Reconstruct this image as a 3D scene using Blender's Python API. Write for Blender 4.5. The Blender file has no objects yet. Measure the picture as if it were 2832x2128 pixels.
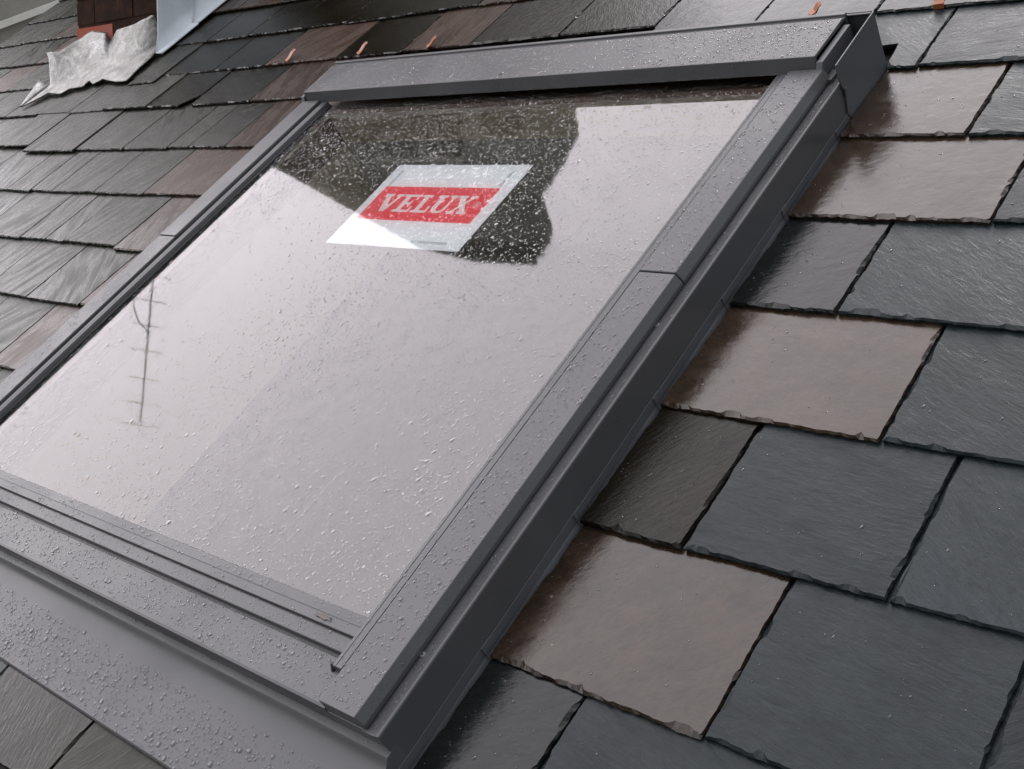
import bpy, math, random
import numpy as np
from mathutils import Matrix, Vector, noise as mnoise

# ------------------------------------------------------------------ frame of reference
PITCH = math.radians(38.0)                       # roof slope: roof x = along eaves, y = up the slope, z = off the roof
RW = Matrix.Rotation(PITCH, 4, 'X')
sc = bpy.context.scene
col = sc.collection

# ------------------------------------------------------------------ camera
CAM = Vector((0.0, 0.0, 0.825))                  # in roof axes
Rc = ((0.73716935, 0.54096945, -0.4048869), (0.12725305, -0.69962719, -0.70308495), (-0.66361736, 0.46676959, -0.58458374))
cam = bpy.data.cameras.new('camera')
co = bpy.data.objects.new('camera', cam); col.objects.link(co)
m = Matrix(((Rc[0][0], -Rc[1][0], -Rc[2][0], CAM.x), (Rc[0][1], -Rc[1][1], -Rc[2][1], CAM.y), (Rc[0][2], -Rc[1][2], -Rc[2][2], CAM.z), (0, 0, 0, 1)))
co.matrix_world = RW @ m
cam.sensor_width = 36.0; cam.sensor_fit = 'HORIZONTAL'; cam.lens = 39.9365
cam.clip_start = 0.02; cam.clip_end = 2000
sc.camera = co

# ------------------------------------------------------------------ sky, sun, exposure
SUN_EL, SUN_AZ = math.radians(52), math.radians(-20)       # azimuth from +y towards +x
w = bpy.data.worlds.new('World'); sc.world = w; w.use_nodes = True
nt = w.node_tree; nt.nodes.clear()
def nn(t, typ, **kw):
    n = t.nodes.new(typ)
    for k, v in kw.items(): setattr(n, k, v)
    return n
out = nn(nt, 'ShaderNodeOutputWorld'); bg = nn(nt, 'ShaderNodeBackground')
sky = nn(nt, 'ShaderNodeTexSky', sky_type='NISHITA', sun_disc=False, sun_elevation=SUN_EL, sun_rotation=SUN_AZ)
tc = nn(nt, 'ShaderNodeTexCoord')
dot = nn(nt, 'ShaderNodeVectorMath', operation='DOT_PRODUCT'); dot.inputs[1].default_value = Vector((-0.80, 0.30, 0.53)).normalized()
nt.links.new(tc.outputs['Generated'], dot.inputs[0])
cl = nn(nt, 'ShaderNodeTexNoise'); cl.inputs['Scale'].default_value = 2.2; cl.inputs['Detail'].default_value = 4
nt.links.new(tc.outputs['Generated'], cl.inputs['Vector'])
cm = nn(nt, 'ShaderNodeMath', operation='MULTIPLY_ADD'); cm.inputs[1].default_value = 0.30; cm.inputs[2].default_value = -0.15
nt.links.new(cl.outputs['Fac'], cm.inputs[0])
ad = nn(nt, 'ShaderNodeMath', operation='ADD'); nt.links.new(dot.outputs['Value'], ad.inputs[0]); nt.links.new(cm.outputs[0], ad.inputs[1])
mr = nn(nt, 'ShaderNodeMapRange'); mr.inputs[1].default_value = -1; mr.inputs[2].default_value = 1
nt.links.new(ad.outputs[0], mr.inputs[0])
ramp = nn(nt, 'ShaderNodeValToRGB'); cr = ramp.color_ramp           # overcast: bright cloud in the west, dull in the east
cr.elements[0].position = 0.0; cr.elements[0].color = (0.10, 0.102, 0.108, 1)
cr.elements[1].position = 1.0; cr.elements[1].color = (0.98, 0.925, 0.955, 1)
for p_, c_ in ((0.45, (0.195, 0.198, 0.208, 1)), (0.62, (0.28, 0.282, 0.292, 1)), (0.8, (0.70, 0.675, 0.70, 1)), (0.9, (0.88, 0.838, 0.862, 1))):
    e = cr.elements.new(p_); e.color = c_
nt.links.new(mr.outputs[0], ramp.inputs[0])
sc1 = nn(nt, 'ShaderNodeVectorMath', operation='SCALE'); sc1.inputs['Scale'].default_value = 41.0
nt.links.new(ramp.outputs[0], sc1.inputs[0])
sc2 = nn(nt, 'ShaderNodeVectorMath', operation='SCALE'); sc2.inputs['Scale'].default_value = 0.25
nt.links.new(sky.outputs[0], sc2.inputs[0])
sm = nn(nt, 'ShaderNodeVectorMath', operation='ADD'); nt.links.new(sc1.outputs[0], sm.inputs[0]); nt.links.new(sc2.outputs[0], sm.inputs[1])
nt.links.new(sm.outputs[0], bg.inputs[0]); bg.inputs[1].default_value = 0.1
nt.links.new(bg.outputs[0], out.inputs[0])

sl = bpy.data.lights.new('sun', 'SUN'); sl.energy = 0.7; sl.angle = math.radians(10); sl.color = (1, 0.97, 0.93)
so = bpy.data.objects.new('sun', sl); col.objects.link(so)
sd = Vector((math.sin(SUN_AZ) * math.cos(SUN_EL), math.cos(SUN_AZ) * math.cos(SUN_EL), math.sin(SUN_EL)))
so.rotation_euler = (-sd).to_track_quat('-Z', 'Y').to_euler(); so.location = (0, 0, 12)
sc.view_settings.view_transform = 'Standard'; sc.view_settings.look = 'None'
sc.view_settings.exposure = 0.0; sc.view_settings.gamma = 1.0; sc.view_settings.use_curve_mapping = False
sc.render.engine = 'CYCLES'
sc.cycles.max_bounces = 10; sc.cycles.transmission_bounces = 8; sc.cycles.transparent_max_bounces = 12
sc.cycles.sample_clamp_indirect = 6

# ------------------------------------------------------------------ materials
def new_mat(name):
    mt = bpy.data.materials.new(name); mt.use_nodes = True
    t = mt.node_tree; t.nodes.clear()
    o = nn(t, 'ShaderNodeOutputMaterial'); b = nn(t, 'ShaderNodeBsdfPrincipled')
    t.links.new(b.outputs[0], o.inputs[0])
    return mt, t, b, o
def noise(t, vec, scale, detail=4, rough=0.55, dist=0.0, dim='3D', wsock=None):
    n = nn(t, 'ShaderNodeTexNoise', noise_dimensions=dim)
    n.inputs['Scale'].default_value = scale; n.inputs['Detail'].default_value = detail
    n.inputs['Roughness'].default_value = rough; n.inputs['Distortion'].default_value = dist
    if vec is not None: t.links.new(vec, n.inputs['Vector'])
    if wsock is not None: t.links.new(wsock, n.inputs['W'])
    return n
def cramp(t, fac, stops):
    r = nn(t, 'ShaderNodeValToRGB'); e = r.color_ramp
    e.elements[0].position, e.elements[0].color = stops[0][0], (*stops[0][1], 1)
    e.elements[1].position, e.elements[1].color = stops[-1][0], (*stops[-1][1], 1)
    for p_, c_ in stops[1:-1]:
        q = e.elements.new(p_); q.color = (*c_, 1)
    t.links.new(fac, r.inputs[0]); return r
def frange(t, sock, a, b, c, d):
    r = nn(t, 'ShaderNodeMapRange'); r.inputs[1].default_value = a; r.inputs[2].default_value = b
    r.inputs[3].default_value = c; r.inputs[4].default_value = d
    t.links.new(sock, r.inputs[0]); return r.outputs[0]
def mixc(t, fac, a, b, blend='MIX'):
    x = nn(t, 'ShaderNodeMix', data_type='RGBA', blend_type=blend)
    for s, i in ((fac, 0), (a, 6), (b, 7)):
        if isinstance(s, (int, float)): x.inputs[i].default_value = s
        elif isinstance(s, tuple): x.inputs[i].default_value = (*s, 1)
        else: t.links.new(s, x.inputs[i])
    return x.outputs[2]
def bump(t, h, strength, dist, prev=None):
    b = nn(t, 'ShaderNodeBump'); b.inputs['Strength'].default_value = strength; b.inputs['Distance'].default_value = dist
    t.links.new(h, b.inputs['Height'])
    if prev is not None: t.links.new(prev, b.inputs['Normal'])
    return b.outputs[0]

def slate_material(name, c0, c1, rough=(0.16, 0.38), ior=1.45, streak=(1, 1, 1), speck=0.35, ripple=0.5, spec=0.5, fine=0.45):
    mt, t, b, o = new_mat(name)
    tcn = nn(t, 'ShaderNodeTexCoord'); oi = nn(t, 'ShaderNodeObjectInfo')
    wv = nn(t, 'ShaderNodeMath', operation='MULTIPLY'); wv.inputs[1].default_value = 60.0
    t.links.new(oi.outputs['Random'], wv.inputs[0]); W = wv.outputs[0]
    # riven grain turned a little differently on each slate
    rot = nn(t, 'ShaderNodeVectorRotate', rotation_type='Z_AXIS')
    ra = nn(t, 'ShaderNodeMath', operation='MULTIPLY_ADD'); ra.inputs[1].default_value = 1.6; ra.inputs[2].default_value = -0.8
    t.links.new(oi.outputs['Random'], ra.inputs[0]); t.links.new(tcn.outputs['Object'], rot.inputs['Vector']); t.links.new(ra.outputs[0], rot.inputs['Angle'])
    mp = nn(t, 'ShaderNodeMapping'); mp.inputs['Scale'].default_value = streak; t.links.new(rot.outputs[0], mp.inputs[0])
    V = tcn.outputs['Object']
    big = noise(t, V, 14, 3, dim='4D', wsock=W); grain = noise(t, mp.outputs[0], 60, 6, 0.62, 0.9, '4D', W)
    fn = noise(t, V, 900, 3, 0.6, 0, '4D', W); wet = noise(t, mp.outputs[0], 9, 4, 0.6, 0.4, '4D', W)
    base = mixc(t, frange(t, big.outputs['Fac'], 0.32, 0.68, 0, 1), c0, c1)
    base = mixc(t, frange(t, grain.outputs['Fac'], 0.35, 0.68, 0.0, 0.75), base, tuple(x * 0.45 for x in c0))
    hv = nn(t, 'ShaderNodeHueSaturation'); t.links.new(base, hv.inputs['Color'])
    t.links.new(frange(t, oi.outputs['Random'], 0, 1, 0.72, 1.3), hv.inputs['Value'])
    base = hv.outputs[0]
    vo = nn(t, 'ShaderNodeTexVoronoi', voronoi_dimensions='4D'); vo.inputs['Scale'].default_value = 70; vo.inputs['Randomness'].default_value = 1
    t.links.new(V, vo.inputs['Vector']); t.links.new(W, vo.inputs['W'])
    sz = noise(t, V, 33, 2, dim='4D', wsock=W)
    th = nn(t, 'ShaderNodeMath', operation='MULTIPLY'); t.links.new(frange(t, sz.outputs['Fac'], 0.5, 0.75, 0.0, 0.16), th.inputs[0]); th.inputs[1].default_value = speck * 2
    ls = nn(t, 'ShaderNodeMath', operation='LESS_THAN'); t.links.new(vo.outputs['Distance'], ls.inputs[0]); t.links.new(th.outputs[0], ls.inputs[1])
    fm = nn(t, 'ShaderNodeMath', operation='MULTIPLY'); fm.inputs[1].default_value = 0.55; t.links.new(ls.outputs[0], fm.inputs[0])
    base = mixc(t, fm.outputs[0], base, (0.22, 0.19, 0.16))
    mid = noise(t, mp.outputs[0], 30, 6, 0.72, 0.35, '4D', W)
    base = mixc(t, frange(t, mid.outputs['Fac'], 0.45, 0.68, 0.0, 0.34), base, tuple(x * 1.45 for x in c1))
    v2 = nn(t, 'ShaderNodeTexVoronoi', voronoi_dimensions='4D'); v2.inputs['Scale'].default_value = 150
    t.links.new(mp.outputs[0], v2.inputs['Vector']); t.links.new(W, v2.inputs['W'])
    z2 = noise(t, V, 60, 2, dim='4D', wsock=W)
    l2 = nn(t, 'ShaderNodeMath', operation='LESS_THAN'); t.links.new(v2.outputs['Distance'], l2.inputs[0]); t.links.new(frange(t, z2.outputs['Fac'], 0.52, 0.78, 0.0, 0.30), l2.inputs[1])
    base = mixc(t, l2.outputs[0], base, tuple(x * 0.3 for x in c0))
    t.links.new(base, b.inputs['Base Color'])
    t.links.new(frange(t, wet.outputs['Fac'], 0.40, 0.60, rough[0], rough[1]), b.inputs['Roughness'])
    b.inputs['IOR'].default_value = ior; b.inputs['Specular IOR Level'].default_value = spec
    n1 = bump(t, big.outputs['Fac'], 0.35, 0.004)
    n2 = bump(t, grain.outputs['Fac'], ripple, 0.0016, n1)
    n2 = bump(t, mid.outputs['Fac'], 0.22, 0.0022, n2)
    n3 = bump(t, fn.outputs['Fac'], fine, 0.0004, n2)
    t.links.new(n3, b.inputs['Normal'])
    return mt

def paint(name, c, rough=0.36, var=0.12, bmp=0.05, ior=1.5, metal=0.0):
    mt, t, b, o = new_mat(name)
    tcn = nn(t, 'ShaderNodeTexCoord'); V = tcn.outputs['Object']
    n1 = noise(t, V, 7, 5, 0.6); n2 = noise(t, V, 420, 2)
    base = mixc(t, frange(t, n1.outputs['Fac'], 0.3, 0.7, 0, 1), tuple(x * (1 - var) for x in c), tuple(x * (1 + var) for x in c))
    t.links.new(base, b.inputs['Base Color'])
    t.links.new(frange(t, n1.outputs['Fac'], 0.3, 0.7, rough * 0.7, rough * 1.4), b.inputs['Roughness'])
    b.inputs['IOR'].default_value = ior; b.inputs['Metallic'].default_value = metal
    t.links.new(bump(t, n2.outputs['Fac'], bmp, 0.0006), b.inputs['Normal'])
    return mt

M = {}
M['slate_grey'] = slate_material('wet_blue_grey_slate', (0.0115, 0.0155, 0.0172), (0.0185, 0.0240, 0.0262), (0.20, 0.42), 1.255, (1, 3.6, 1), 0.22, 0.42)
M['slate_mauve'] = slate_material('wet_mauve_slate', (0.021, 0.0127, 0.0080), (0.040, 0.0250, 0.0160), (0.03, 0.24), 1.45, (1, 1.6, 1), 0.55, 0.17, fine=0.2)
M['slate_dark'] = slate_material('wet_dark_slate', (0.0040, 0.0032, 0.0016), (0.0100, 0.0076, 0.0044), (0.015, 0.10), 1.27, (3.6, 1, 1), 0.6, 0.45)
M['slate_wet'] = slate_material('streaming_wet_grey_slate', (0.0065, 0.0078, 0.0078), (0.012, 0.014, 0.0138), (0.02, 0.13), 1.33, (1, 2.2, 1), 0.3, 0.22, fine=0.15)
M['slate_old'] = slate_material('weathered_grey_slate', (0.0170, 0.0178, 0.0142), (0.032, 0.0335, 0.0275), (0.17, 0.42), 1.21, (5.5, 1, 1), 0.30, 0.5)
M['slate_brown'] = slate_material('weathered_brown_slate', (0.034, 0.020, 0.0140), (0.052, 0.033, 0.024), (0.16, 0.40), 1.23, (4.5, 1, 1), 0.35, 0.4)
M['metal'] = paint('grey_lacquered_aluminium', (0.073, 0.073, 0.077), 0.36, 0.09, ior=1.38)
M['metal_dark'] = paint('grey_lacquered_steel_side', (0.078, 0.079, 0.085), 0.38, 0.10, ior=1.42)
M['gasket'] = paint('black_rubber', (0.02, 0.02, 0.021), 0.5)
M['pine'] = paint('varnished_pine', (0.11, 0.06, 0.028), 0.4, 0.25)
M['lining'] = paint('cream_painted_lining', (0.80, 0.70, 0.53), 0.6, 0.04)
M['room'] = paint('dim_plaster', (0.52, 0.51, 0.48), 0.8, 0.25)
M['deck'] = paint('roofing_underlay', (0.014, 0.013, 0.012), 0.9, 0.3)
M['paper'] = paint('white_printed_paper', (0.92, 0.935, 0.945), 0.6, 0.015)
M['red'] = paint('red_print', (0.90, 0.075, 0.10), 0.55, 0.05)
M['ink'] = paint('white_print', (0.90, 0.90, 0.89), 0.6, 0.02)
M['smudge'] = paint('grey_print', (0.62, 0.65, 0.66), 0.6, 0.05)
M['copper'] = paint('orange_copper', (0.27, 0.080, 0.028), 0.42, 0.25)
M['steel'] = paint('zinc_screw', (0.35, 0.35, 0.36), 0.3, 0.1, metal=0.7)
M['alu'] = paint('aerial_aluminium', (0.85, 0.76, 0.64), 0.5)
M['leaf'] = paint('wet_dead_leaf', (0.045, 0.030, 0.025), 0.35, 0.5)
M['mortar'] = paint('lime_mortar', (0.40, 0.36, 0.30), 0.9, 0.3, 0.5)
M['render'] = paint('grey_render', (0.25, 0.24, 0.215), 0.85, 0.2, 0.4)
M['coping'] = paint('pale_coping', (0.62, 0.61, 0.56), 0.6, 0.1)
M['darkwall'] = paint('soot_darkened_stone', (0.26, 0.25, 0.21), 0.95, 0.6, 0.6, ior=1.25)
M['ground'] = paint('dull_lawn_and_yard', (0.045, 0.05, 0.035), 0.95, 0.4)

# lead: grey with whitish bloom and dark blotches
mt, t, b, o = new_mat('weathered_lead'); V = nn(t, 'ShaderNodeTexCoord').outputs['Object']
n1 = noise(t, V, 14, 8, 0.72, 1.4); n2 = noise(t, V, 110, 6, 0.75)
base = cramp(t, n1.outputs['Fac'], ((0.3, (0.055, 0.052, 0.045)), (0.46, (0.12, 0.117, 0.107)), (0.60, (0.22, 0.22, 0.215)), (0.74, (0.38, 0.385, 0.39)))).outputs[0]
base = mixc(t, frange(t, n2.outputs['Fac'], 0.50, 0.64, 0, 0.8), base, (0.055, 0.054, 0.048))
t.links.new(base, b.inputs['Base Color']); b.inputs['Roughness'].default_value = 0.30; b.inputs['Metallic'].default_value = 0.55
t.links.new(bump(t, n1.outputs['Fac'], 0.45, 0.007, bump(t, n2.outputs['Fac'], 0.35, 0.002)), b.inputs['Normal']); M['lead'] = mt
M['pale_lead'] = paint('whitened_lead', (0.58, 0.62, 0.65), 0.55, 0.18, 0.2)

# brick
mt, t, b, o = new_mat('sooty_red_brick'); V = nn(t, 'ShaderNodeTexCoord').outputs['Object']
n1 = noise(t, V, 25, 5, 0.6); n2 = noise(t, V, 180, 4)
base = cramp(t, n1.outputs['Fac'], ((0.3, (0.012, 0.006, 0.0035)), (0.55, (0.024, 0.011, 0.006)), (0.75, (0.055, 0.020, 0.009)))).outputs[0]
t.links.new(base, b.inputs['Base Color']); b.inputs['Roughness'].default_value = 0.85; b.inputs['IOR'].default_value = 1.15
t.links.new(bump(t, n2.outputs['Fac'], 0.6, 0.003), b.inputs['Normal']); M['brick'] = mt
M['brick_clean'] = paint('fresh_orange_brick', (0.26, 0.050, 0.022), 0.8, 0.3, 0.5)

# glass: coated double glazing, mirror share by Fresnel, clear otherwise
mt, t, b, o = new_mat('coated_glass'); t.nodes.remove(b)
fr = nn(t, 'ShaderNodeFresnel'); fr.inputs['IOR'].default_value = 1.74
gl = nn(t, 'ShaderNodeBsdfGlossy'); gl.inputs['Roughness'].default_value = 0.03; gl.inputs['Color'].default_value = (1, 0.985, 1, 1)
tr = nn(t, 'ShaderNodeBsdfTransparent'); tr.inputs['Color'].default_value = (0.975, 0.985, 0.98, 1)
mx = nn(t, 'ShaderNodeMixShader'); t.links.new(fr.outputs[0], mx.inputs[0]); t.links.new(tr.outputs[0], mx.inputs[1]); t.links.new(gl.outputs[0], mx.inputs[2])
V = nn(t, 'ShaderNodeTexCoord').outputs['Object']
nz = noise(t, V, 26, 3); bn = bump(t, nz.outputs['Fac'], 0.015, 0.002); t.links.new(bn, gl.inputs['Normal'])
t.links.new(mx.outputs[0], o.inputs[0]); M['glass'] = mt
mt, t, b, o = new_mat('glass_underside'); t.nodes.remove(b)
tr = nn(t, 'ShaderNodeBsdfTransparent'); tr.inputs['Color'].default_value = (0.985, 0.99, 0.99, 1); t.links.new(tr.outputs[0], o.inputs[0]); M['glass_under'] = mt
for key, nm, cw, ci in (('water', 'rain_water', 0.22, 1.6), ('water_glass', 'rain_water_on_glass', 1.0, 1.82)):
    mt, t, b, o = new_mat(nm); b.inputs['Transmission Weight'].default_value = 1; b.inputs['IOR'].default_value = 1.345
    b.inputs['Roughness'].default_value = 0.0; b.inputs['Base Color'].default_value = (1, 1, 1, 1)
    b.inputs['Coat Weight'].default_value = cw; b.inputs['Coat IOR'].default_value = ci; b.inputs['Coat Roughness'].default_value = 0.02; M[key] = mt

# ------------------------------------------------------------------ mesh helpers
class MB:
    def __init__(s): s.v, s.f, s.mi = [], [], []
    def add(s, vs, fs, mi=0):
        o_ = len(s.v); s.v += [tuple(q) for q in vs]
        s.f += [tuple(i + o_ for i in q) for q in fs]; s.mi += [mi] * len(fs)
    def box(s, x0, x1, y0, y1, z0, z1, mi=0):
        s.add([(x0, y0, z0), (x1, y0, z0), (x1, y1, z0), (x0, y1, z0), (x0, y0, z1), (x1, y0, z1), (x1, y1, z1), (x0, y1, z1)],
              [(0, 3, 2, 1), (4, 5, 6, 7), (0, 1, 5, 4), (1, 2, 6, 5), (2, 3, 7, 6), (3, 0, 4, 7)], mi)
    def prism(s, prof, a0, a1, axis, mi=0):
        """closed profile, counted as (u, z); axis 'y': u is x and it runs along y; axis 'x': u is y and it runs along x"""
        n = len(prof)
        P = (lambda u, z, a: (u, a, z)) if axis == 'y' else (lambda u, z, a: (a, u, z))
        vs = [P(u, z, a0) for u, z in prof] + [P(u, z, a1) for u, z in prof]
        fs = [tuple(range(n)), tuple(range(2 * n - 1, n - 1, -1))] + [(i, i + n, (i + 1) % n + n, (i + 1) % n) for i in range(n)]
        s.add(vs, fs, mi)
    def tube(s, pts, r, seg=8, mi=0):
        rings = []
        for i, q in enumerate(pts):
            q = Vector(q); a = Vector(pts[max(0, i - 1)]); c = Vector(pts[min(len(pts) - 1, i + 1)])
            d = (c - a).normalized(); u = d.cross(Vector((0.31, 0.2, 0.93))).normalized(); v_ = d.cross(u)
            rr = r[i] if isinstance(r, (list, tuple)) else r
            rings.append([q + rr * (math.cos(2 * math.pi * k / seg) * u + math.sin(2 * math.pi * k / seg) * v_) for k in range(seg)])
        vs = [p_ for rg in rings for p_ in rg]; fs = []
        for i in range(len(rings) - 1):
            for k in range(seg): fs.append((i * seg + k, i * seg + (k + 1) % seg, (i + 1) * seg + (k + 1) % seg, (i + 1) * seg + k))
        fs += [tuple(range(seg))[::-1], tuple((len(rings) - 1) * seg + k for k in range(seg))]
        s.add(vs, fs, mi)
    def grid(s, rows, thick=None, mi=0):
        h, w_ = len(rows), len(rows[0])
        vs = [p_ for r in rows for p_ in r]
        fs = [(i * w_ + j, i * w_ + j + 1, (i + 1) * w_ + j + 1, (i + 1) * w_ + j) for i in range(h - 1) for j in range(w_ - 1)]
        s.add(vs, fs, mi)
    def mesh(s, name, mats, smooth=False, fix=True):
        me = bpy.data.meshes.new(name); me.from_pydata(s.v, [], s.f)
        for q in mats: me.materials.append(q)
        me.polygons.foreach_set('material_index', s.mi)
        if fix:
            import bmesh
            bm = bmesh.new(); bm.from_mesh(me); bmesh.ops.recalc_face_normals(bm, faces=bm.faces); bm.to_mesh(me); bm.free()
        if smooth: me.polygons.foreach_set('use_smooth', [True] * len(me.polygons))
        me.update(); return me

def link(name, me, parent=None, loc=(0, 0, 0), bevel=0.0, seg=2, world=False):
    o_ = bpy.data.objects.new(name, me); col.objects.link(o_)
    if parent is not None: o_.parent = parent; o_.location = loc
    else: o_.matrix_world = (Matrix.Identity(4) if world else RW) @ Matrix.Translation(loc)
    if bevel:
        bv = o_.modifiers.new('bevel', 'BEVEL'); bv.width = bevel; bv.segments = seg; bv.limit_method = 'ANGLE'; bv.angle_limit = math.radians(25)
    return o_
def tag(o_, label=None, cat=None, group=None, kind=None):
    for k, v_ in (('label', label), ('category', cat), ('group', group), ('kind', kind)):
        if v_: o_[k] = v_
    return o_
def thing(name, label, cat, loc=(0, 0, 0), group=None, world=False):
    return tag(link(name, None, None, loc, world=world), label, cat, group)

# ------------------------------------------------------------------ ground and the house below the roof
mb = MB(); mb.add([(-300, -300, -5.5), (300, -300, -5.5), (300, 300, -5.5), (-300, 300, -5.5)], [(0, 1, 2, 3)])
tag(link('ground', mb.mesh('ground', [M['ground']]), world=True), kind='structure')

CXW = -1.302                                           # middle of the window
def mir(x): return 2 * CXW - x
VERGE = -4.42
YT = [-0.012, 0.155, 0.318, 0.490, 0.661, 0.828, 0.992, 1.156]
roof = thing('slate_roof', 'wet pitched slate roof with dark grey, mauve and weathered slates around the window', 'roof', (-1.3, 0.0, 0.0))
RO = Vector((-1.3, 0, 0))
mb = MB()                                              # boarding, open under the window
for a in ((VERGE, -1.86, -1.6, 5.2), (-0.745, 2.2, -1.6, 5.2), (-1.86, -0.745, -1.6, 0.215), (-1.86, -0.745, 1.30, 5.2)):
    mb.box(a[0] - RO.x, a[1] - RO.x, a[2], a[3], -0.05, -0.012)
link('roof_deck', mb.mesh('roof_deck', [M['deck']]), roof)

def slate_mesh(name, x0, x1, yt, L, seed, mat, chip=1.0, notch=None, cut=None, th=0.0062, dz=0.0, origin=None, mbx=None, skew=0.0):
    rnd = random.Random(seed); ox, oy = origin if origin else (0.5 * (x0 + x1), yt)
    k = 0.0066 / 0.165
    step = 0.0048
    def ns(s_, f, o_): return mnoise.noise(Vector((s_ * f, seed * 7.13 + o_, 0.37)))
    def flakes(n_, cap, few):                          # dressed edge: runs of flakes that start deep and taper out
        o_, v_ = [], 0.0
        left, dec = 0, 0.0
        for _ in range(n_ + 2):
            if left <= 0:
                left = rnd.randint(1, 6); v_ = (cap * rnd.random() ** 1.3) if rnd.random() < few else 0.0004 * rnd.random(); dec = v_ / max(1, left) * rnd.uniform(-0.3, 0.9)
            o_.append(max(0.0, v_)); v_ -= dec; left -= 1
        return o_
    pts = []                                           # (x, y, inset) anticlockwise from tail left
    nx = max(8, int((x1 - x0) / step))
    yl = lambda x: yt + skew * (x - 0.5 * (x0 + x1)) / (x1 - x0)
    fl = flakes(nx + 1, 0.0050, 0.6)
    for i in range(nx + 1):
        x = x0 + (x1 - x0) * i / nx
        j = 0.0014 * ns(x, 60, 1) + 0.0009 * ns(x, 240, 2)
        c = 0.0008 + chip * (0.0008 + fl[i])
        pts.append([x, yl(x) + j, 0, c])
    ny = max(6, int(min(L, 0.19) / step))
    fl = flakes(ny + 1, 0.0034, 0.4)
    for i in range(1, ny + 1):
        y = yt + min(L, 0.19) * i / ny
        j = 0.0012 * ns(y, 55, 5) + 0.0006 * ns(y, 200, 6)
        pts.append([x1 + j, y + skew * 0.5, 1, 0.0006 + chip * (0.0004 + fl[i])])
    pts.append([x1, yt + L, 1, 0.001]); pts.append([x0, yt + L, 3, 0.001])
    fl = flakes(ny + 1, 0.003, 0.35)
    for i in range(ny, 0, -1):
        y = yt + min(L, 0.19) * i / ny
        j = 0.0012 * ns(y, 55, 8) + 0.0006 * ns(y, 200, 9)
        pts.append([x0 + j, y - skew * 0.5, 3, 0.0006 + chip * (0.0003 + fl[i])])
    if notch: pts = notch(pts)
    if cut: pts = [q for q in pts if not cut(q[0], q[1])]
    N = len(pts); P2 = [Vector((q[0], q[1])) for q in pts]
    nrm = []
    for i in range(N):
        d = (P2[(i + 1) % N] - P2[i - 1]); n_ = Vector((-d.y, d.x)); nrm.append(n_.normalized() if n_.length > 1e-9 else Vector((0, 0)))
    zf = lambda y: 0.0100 + dz - k * (y - yt)
    vs = []
    for lay in range(3):
        for i in range(N):
            ins = (pts[i][3], 0.0003 * (i % 3), 0.0014)[lay]; q = P2[i] + nrm[i] * ins
            z = zf(q.y) - (0, th * (0.35 + 0.2 * ns(i * 0.01, 40, 11)), th)[lay]
            vs.append((q.x - ox, q.y - oy, z))
    fs = [tuple(range(N)), tuple(range(3 * N - 1, 2 * N - 1, -1))]
    for lay in (0, 1):
        for i in range(N):
            j = (i + 1) % N; fs.append((lay * N + i, (lay + 1) * N + i, (lay + 1) * N + j, lay * N + j))
    if mbx is not None:
        mbx.add(vs, fs, mat); return None
    q = MB(); q.add(vs, fs); return q.mesh(name, [mat])

# projection into the photograph's frame, only to know which slates it shows
def in_frame(x, y):
    d = Vector((x, y, 0.008)) - CAM
    q = [sum(r[i] * d[i] for i in range(3)) for r in Rc]
    if q[2] <= 0: return False
    u = 0.5 + 3141.67 / 2832 * q[0] / q[2]; v = 0.5 + 3141.67 / 2128 * q[1] / q[2]
    return -0.005 < u < 1.005 and -0.005 < v < 1.005
def shown(x0, x1, y):
    for i in range(9):
        for j in range(7):
            x = x0 + (x1 - x0) * i / 8; yy = y + 0.155 * j / 6
            if in_frame(x, yy):
                if -1.9 < x < -0.72 and 0.1 < yy < 1.44: continue
                if -3.45 < x < -3.0 and yy > 1.62: continue
                return True
    return False

G, MV, DK, OL, BR, WT = 'slate_grey', 'slate_mauve', 'slate_dark', 'slate_old', 'slate_brown', 'slate_wet'
S = []                                                 # x0, x1, tail y, material, dz, options
def row(y, xs, mats, **kw):
    for i in range(len(xs) - 1): S.append([xs[i], xs[i + 1], y, mats[i], dict(kw.get('opt', {}).get(i, {}))])
row(-0.012, [-2.45, -2.23, -2.0, -1.78, -1.56, -1.354, -1.14, -0.90, -0.7200, -0.55, -0.34, -0.2, 0.03], [OL, OL, G, OL, G, DK, OL, G, G, G, G, G])
row(0.155, [-2.35, -2.1, -1.88], [OL, OL])
row(0.155, [-0.7125, -0.594, -0.36, -0.12, 0.1], [WT, G, G, G])
row(0.318, [-2.5, -2.3, -2.08, -1.885], [OL, OL, OL])
row(0.318, [-0.7125, -0.469, -0.2595, -0.05, 0.16], [MV, G, G, MV])
row(0.490, [-2.72, -2.53, -2.34, -2.13, -1.885], [OL, OL, OL, BR])
row(0.490, [-0.7125, -0.5855, -0.3795, -0.17, 0.04], [DK, G, G, G])
row(0.661, [-2.9, -2.68, -2.46, -2.257, -2.045, -1.885], [OL, OL, OL, OL, BR])
row(0.661, [-0.7125, -0.4555, -0.235, -0.02], [MV, G, G])
row(0.828, [-3.2, -2.985, -2.786, -2.563, -2.444, -2.359, -2.136, -1.885], [OL, OL, OL, OL, OL, OL, BR], opt={6: dict(drop=0.006)})
row(0.828, [-0.7125, -0.576, -0.34, -0.12], [WT, G, G])
row(0.994, [-3.58, -3.36, -3.14, -2.914, -2.783, -2.668, -2.467, -2.252, -1.885], [OL, OL, OL, OL, OL, OL, OL, BR])
row(0.992, [-0.7125, -0.463, -0.25, -0.03], [MV, G, G])
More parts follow.
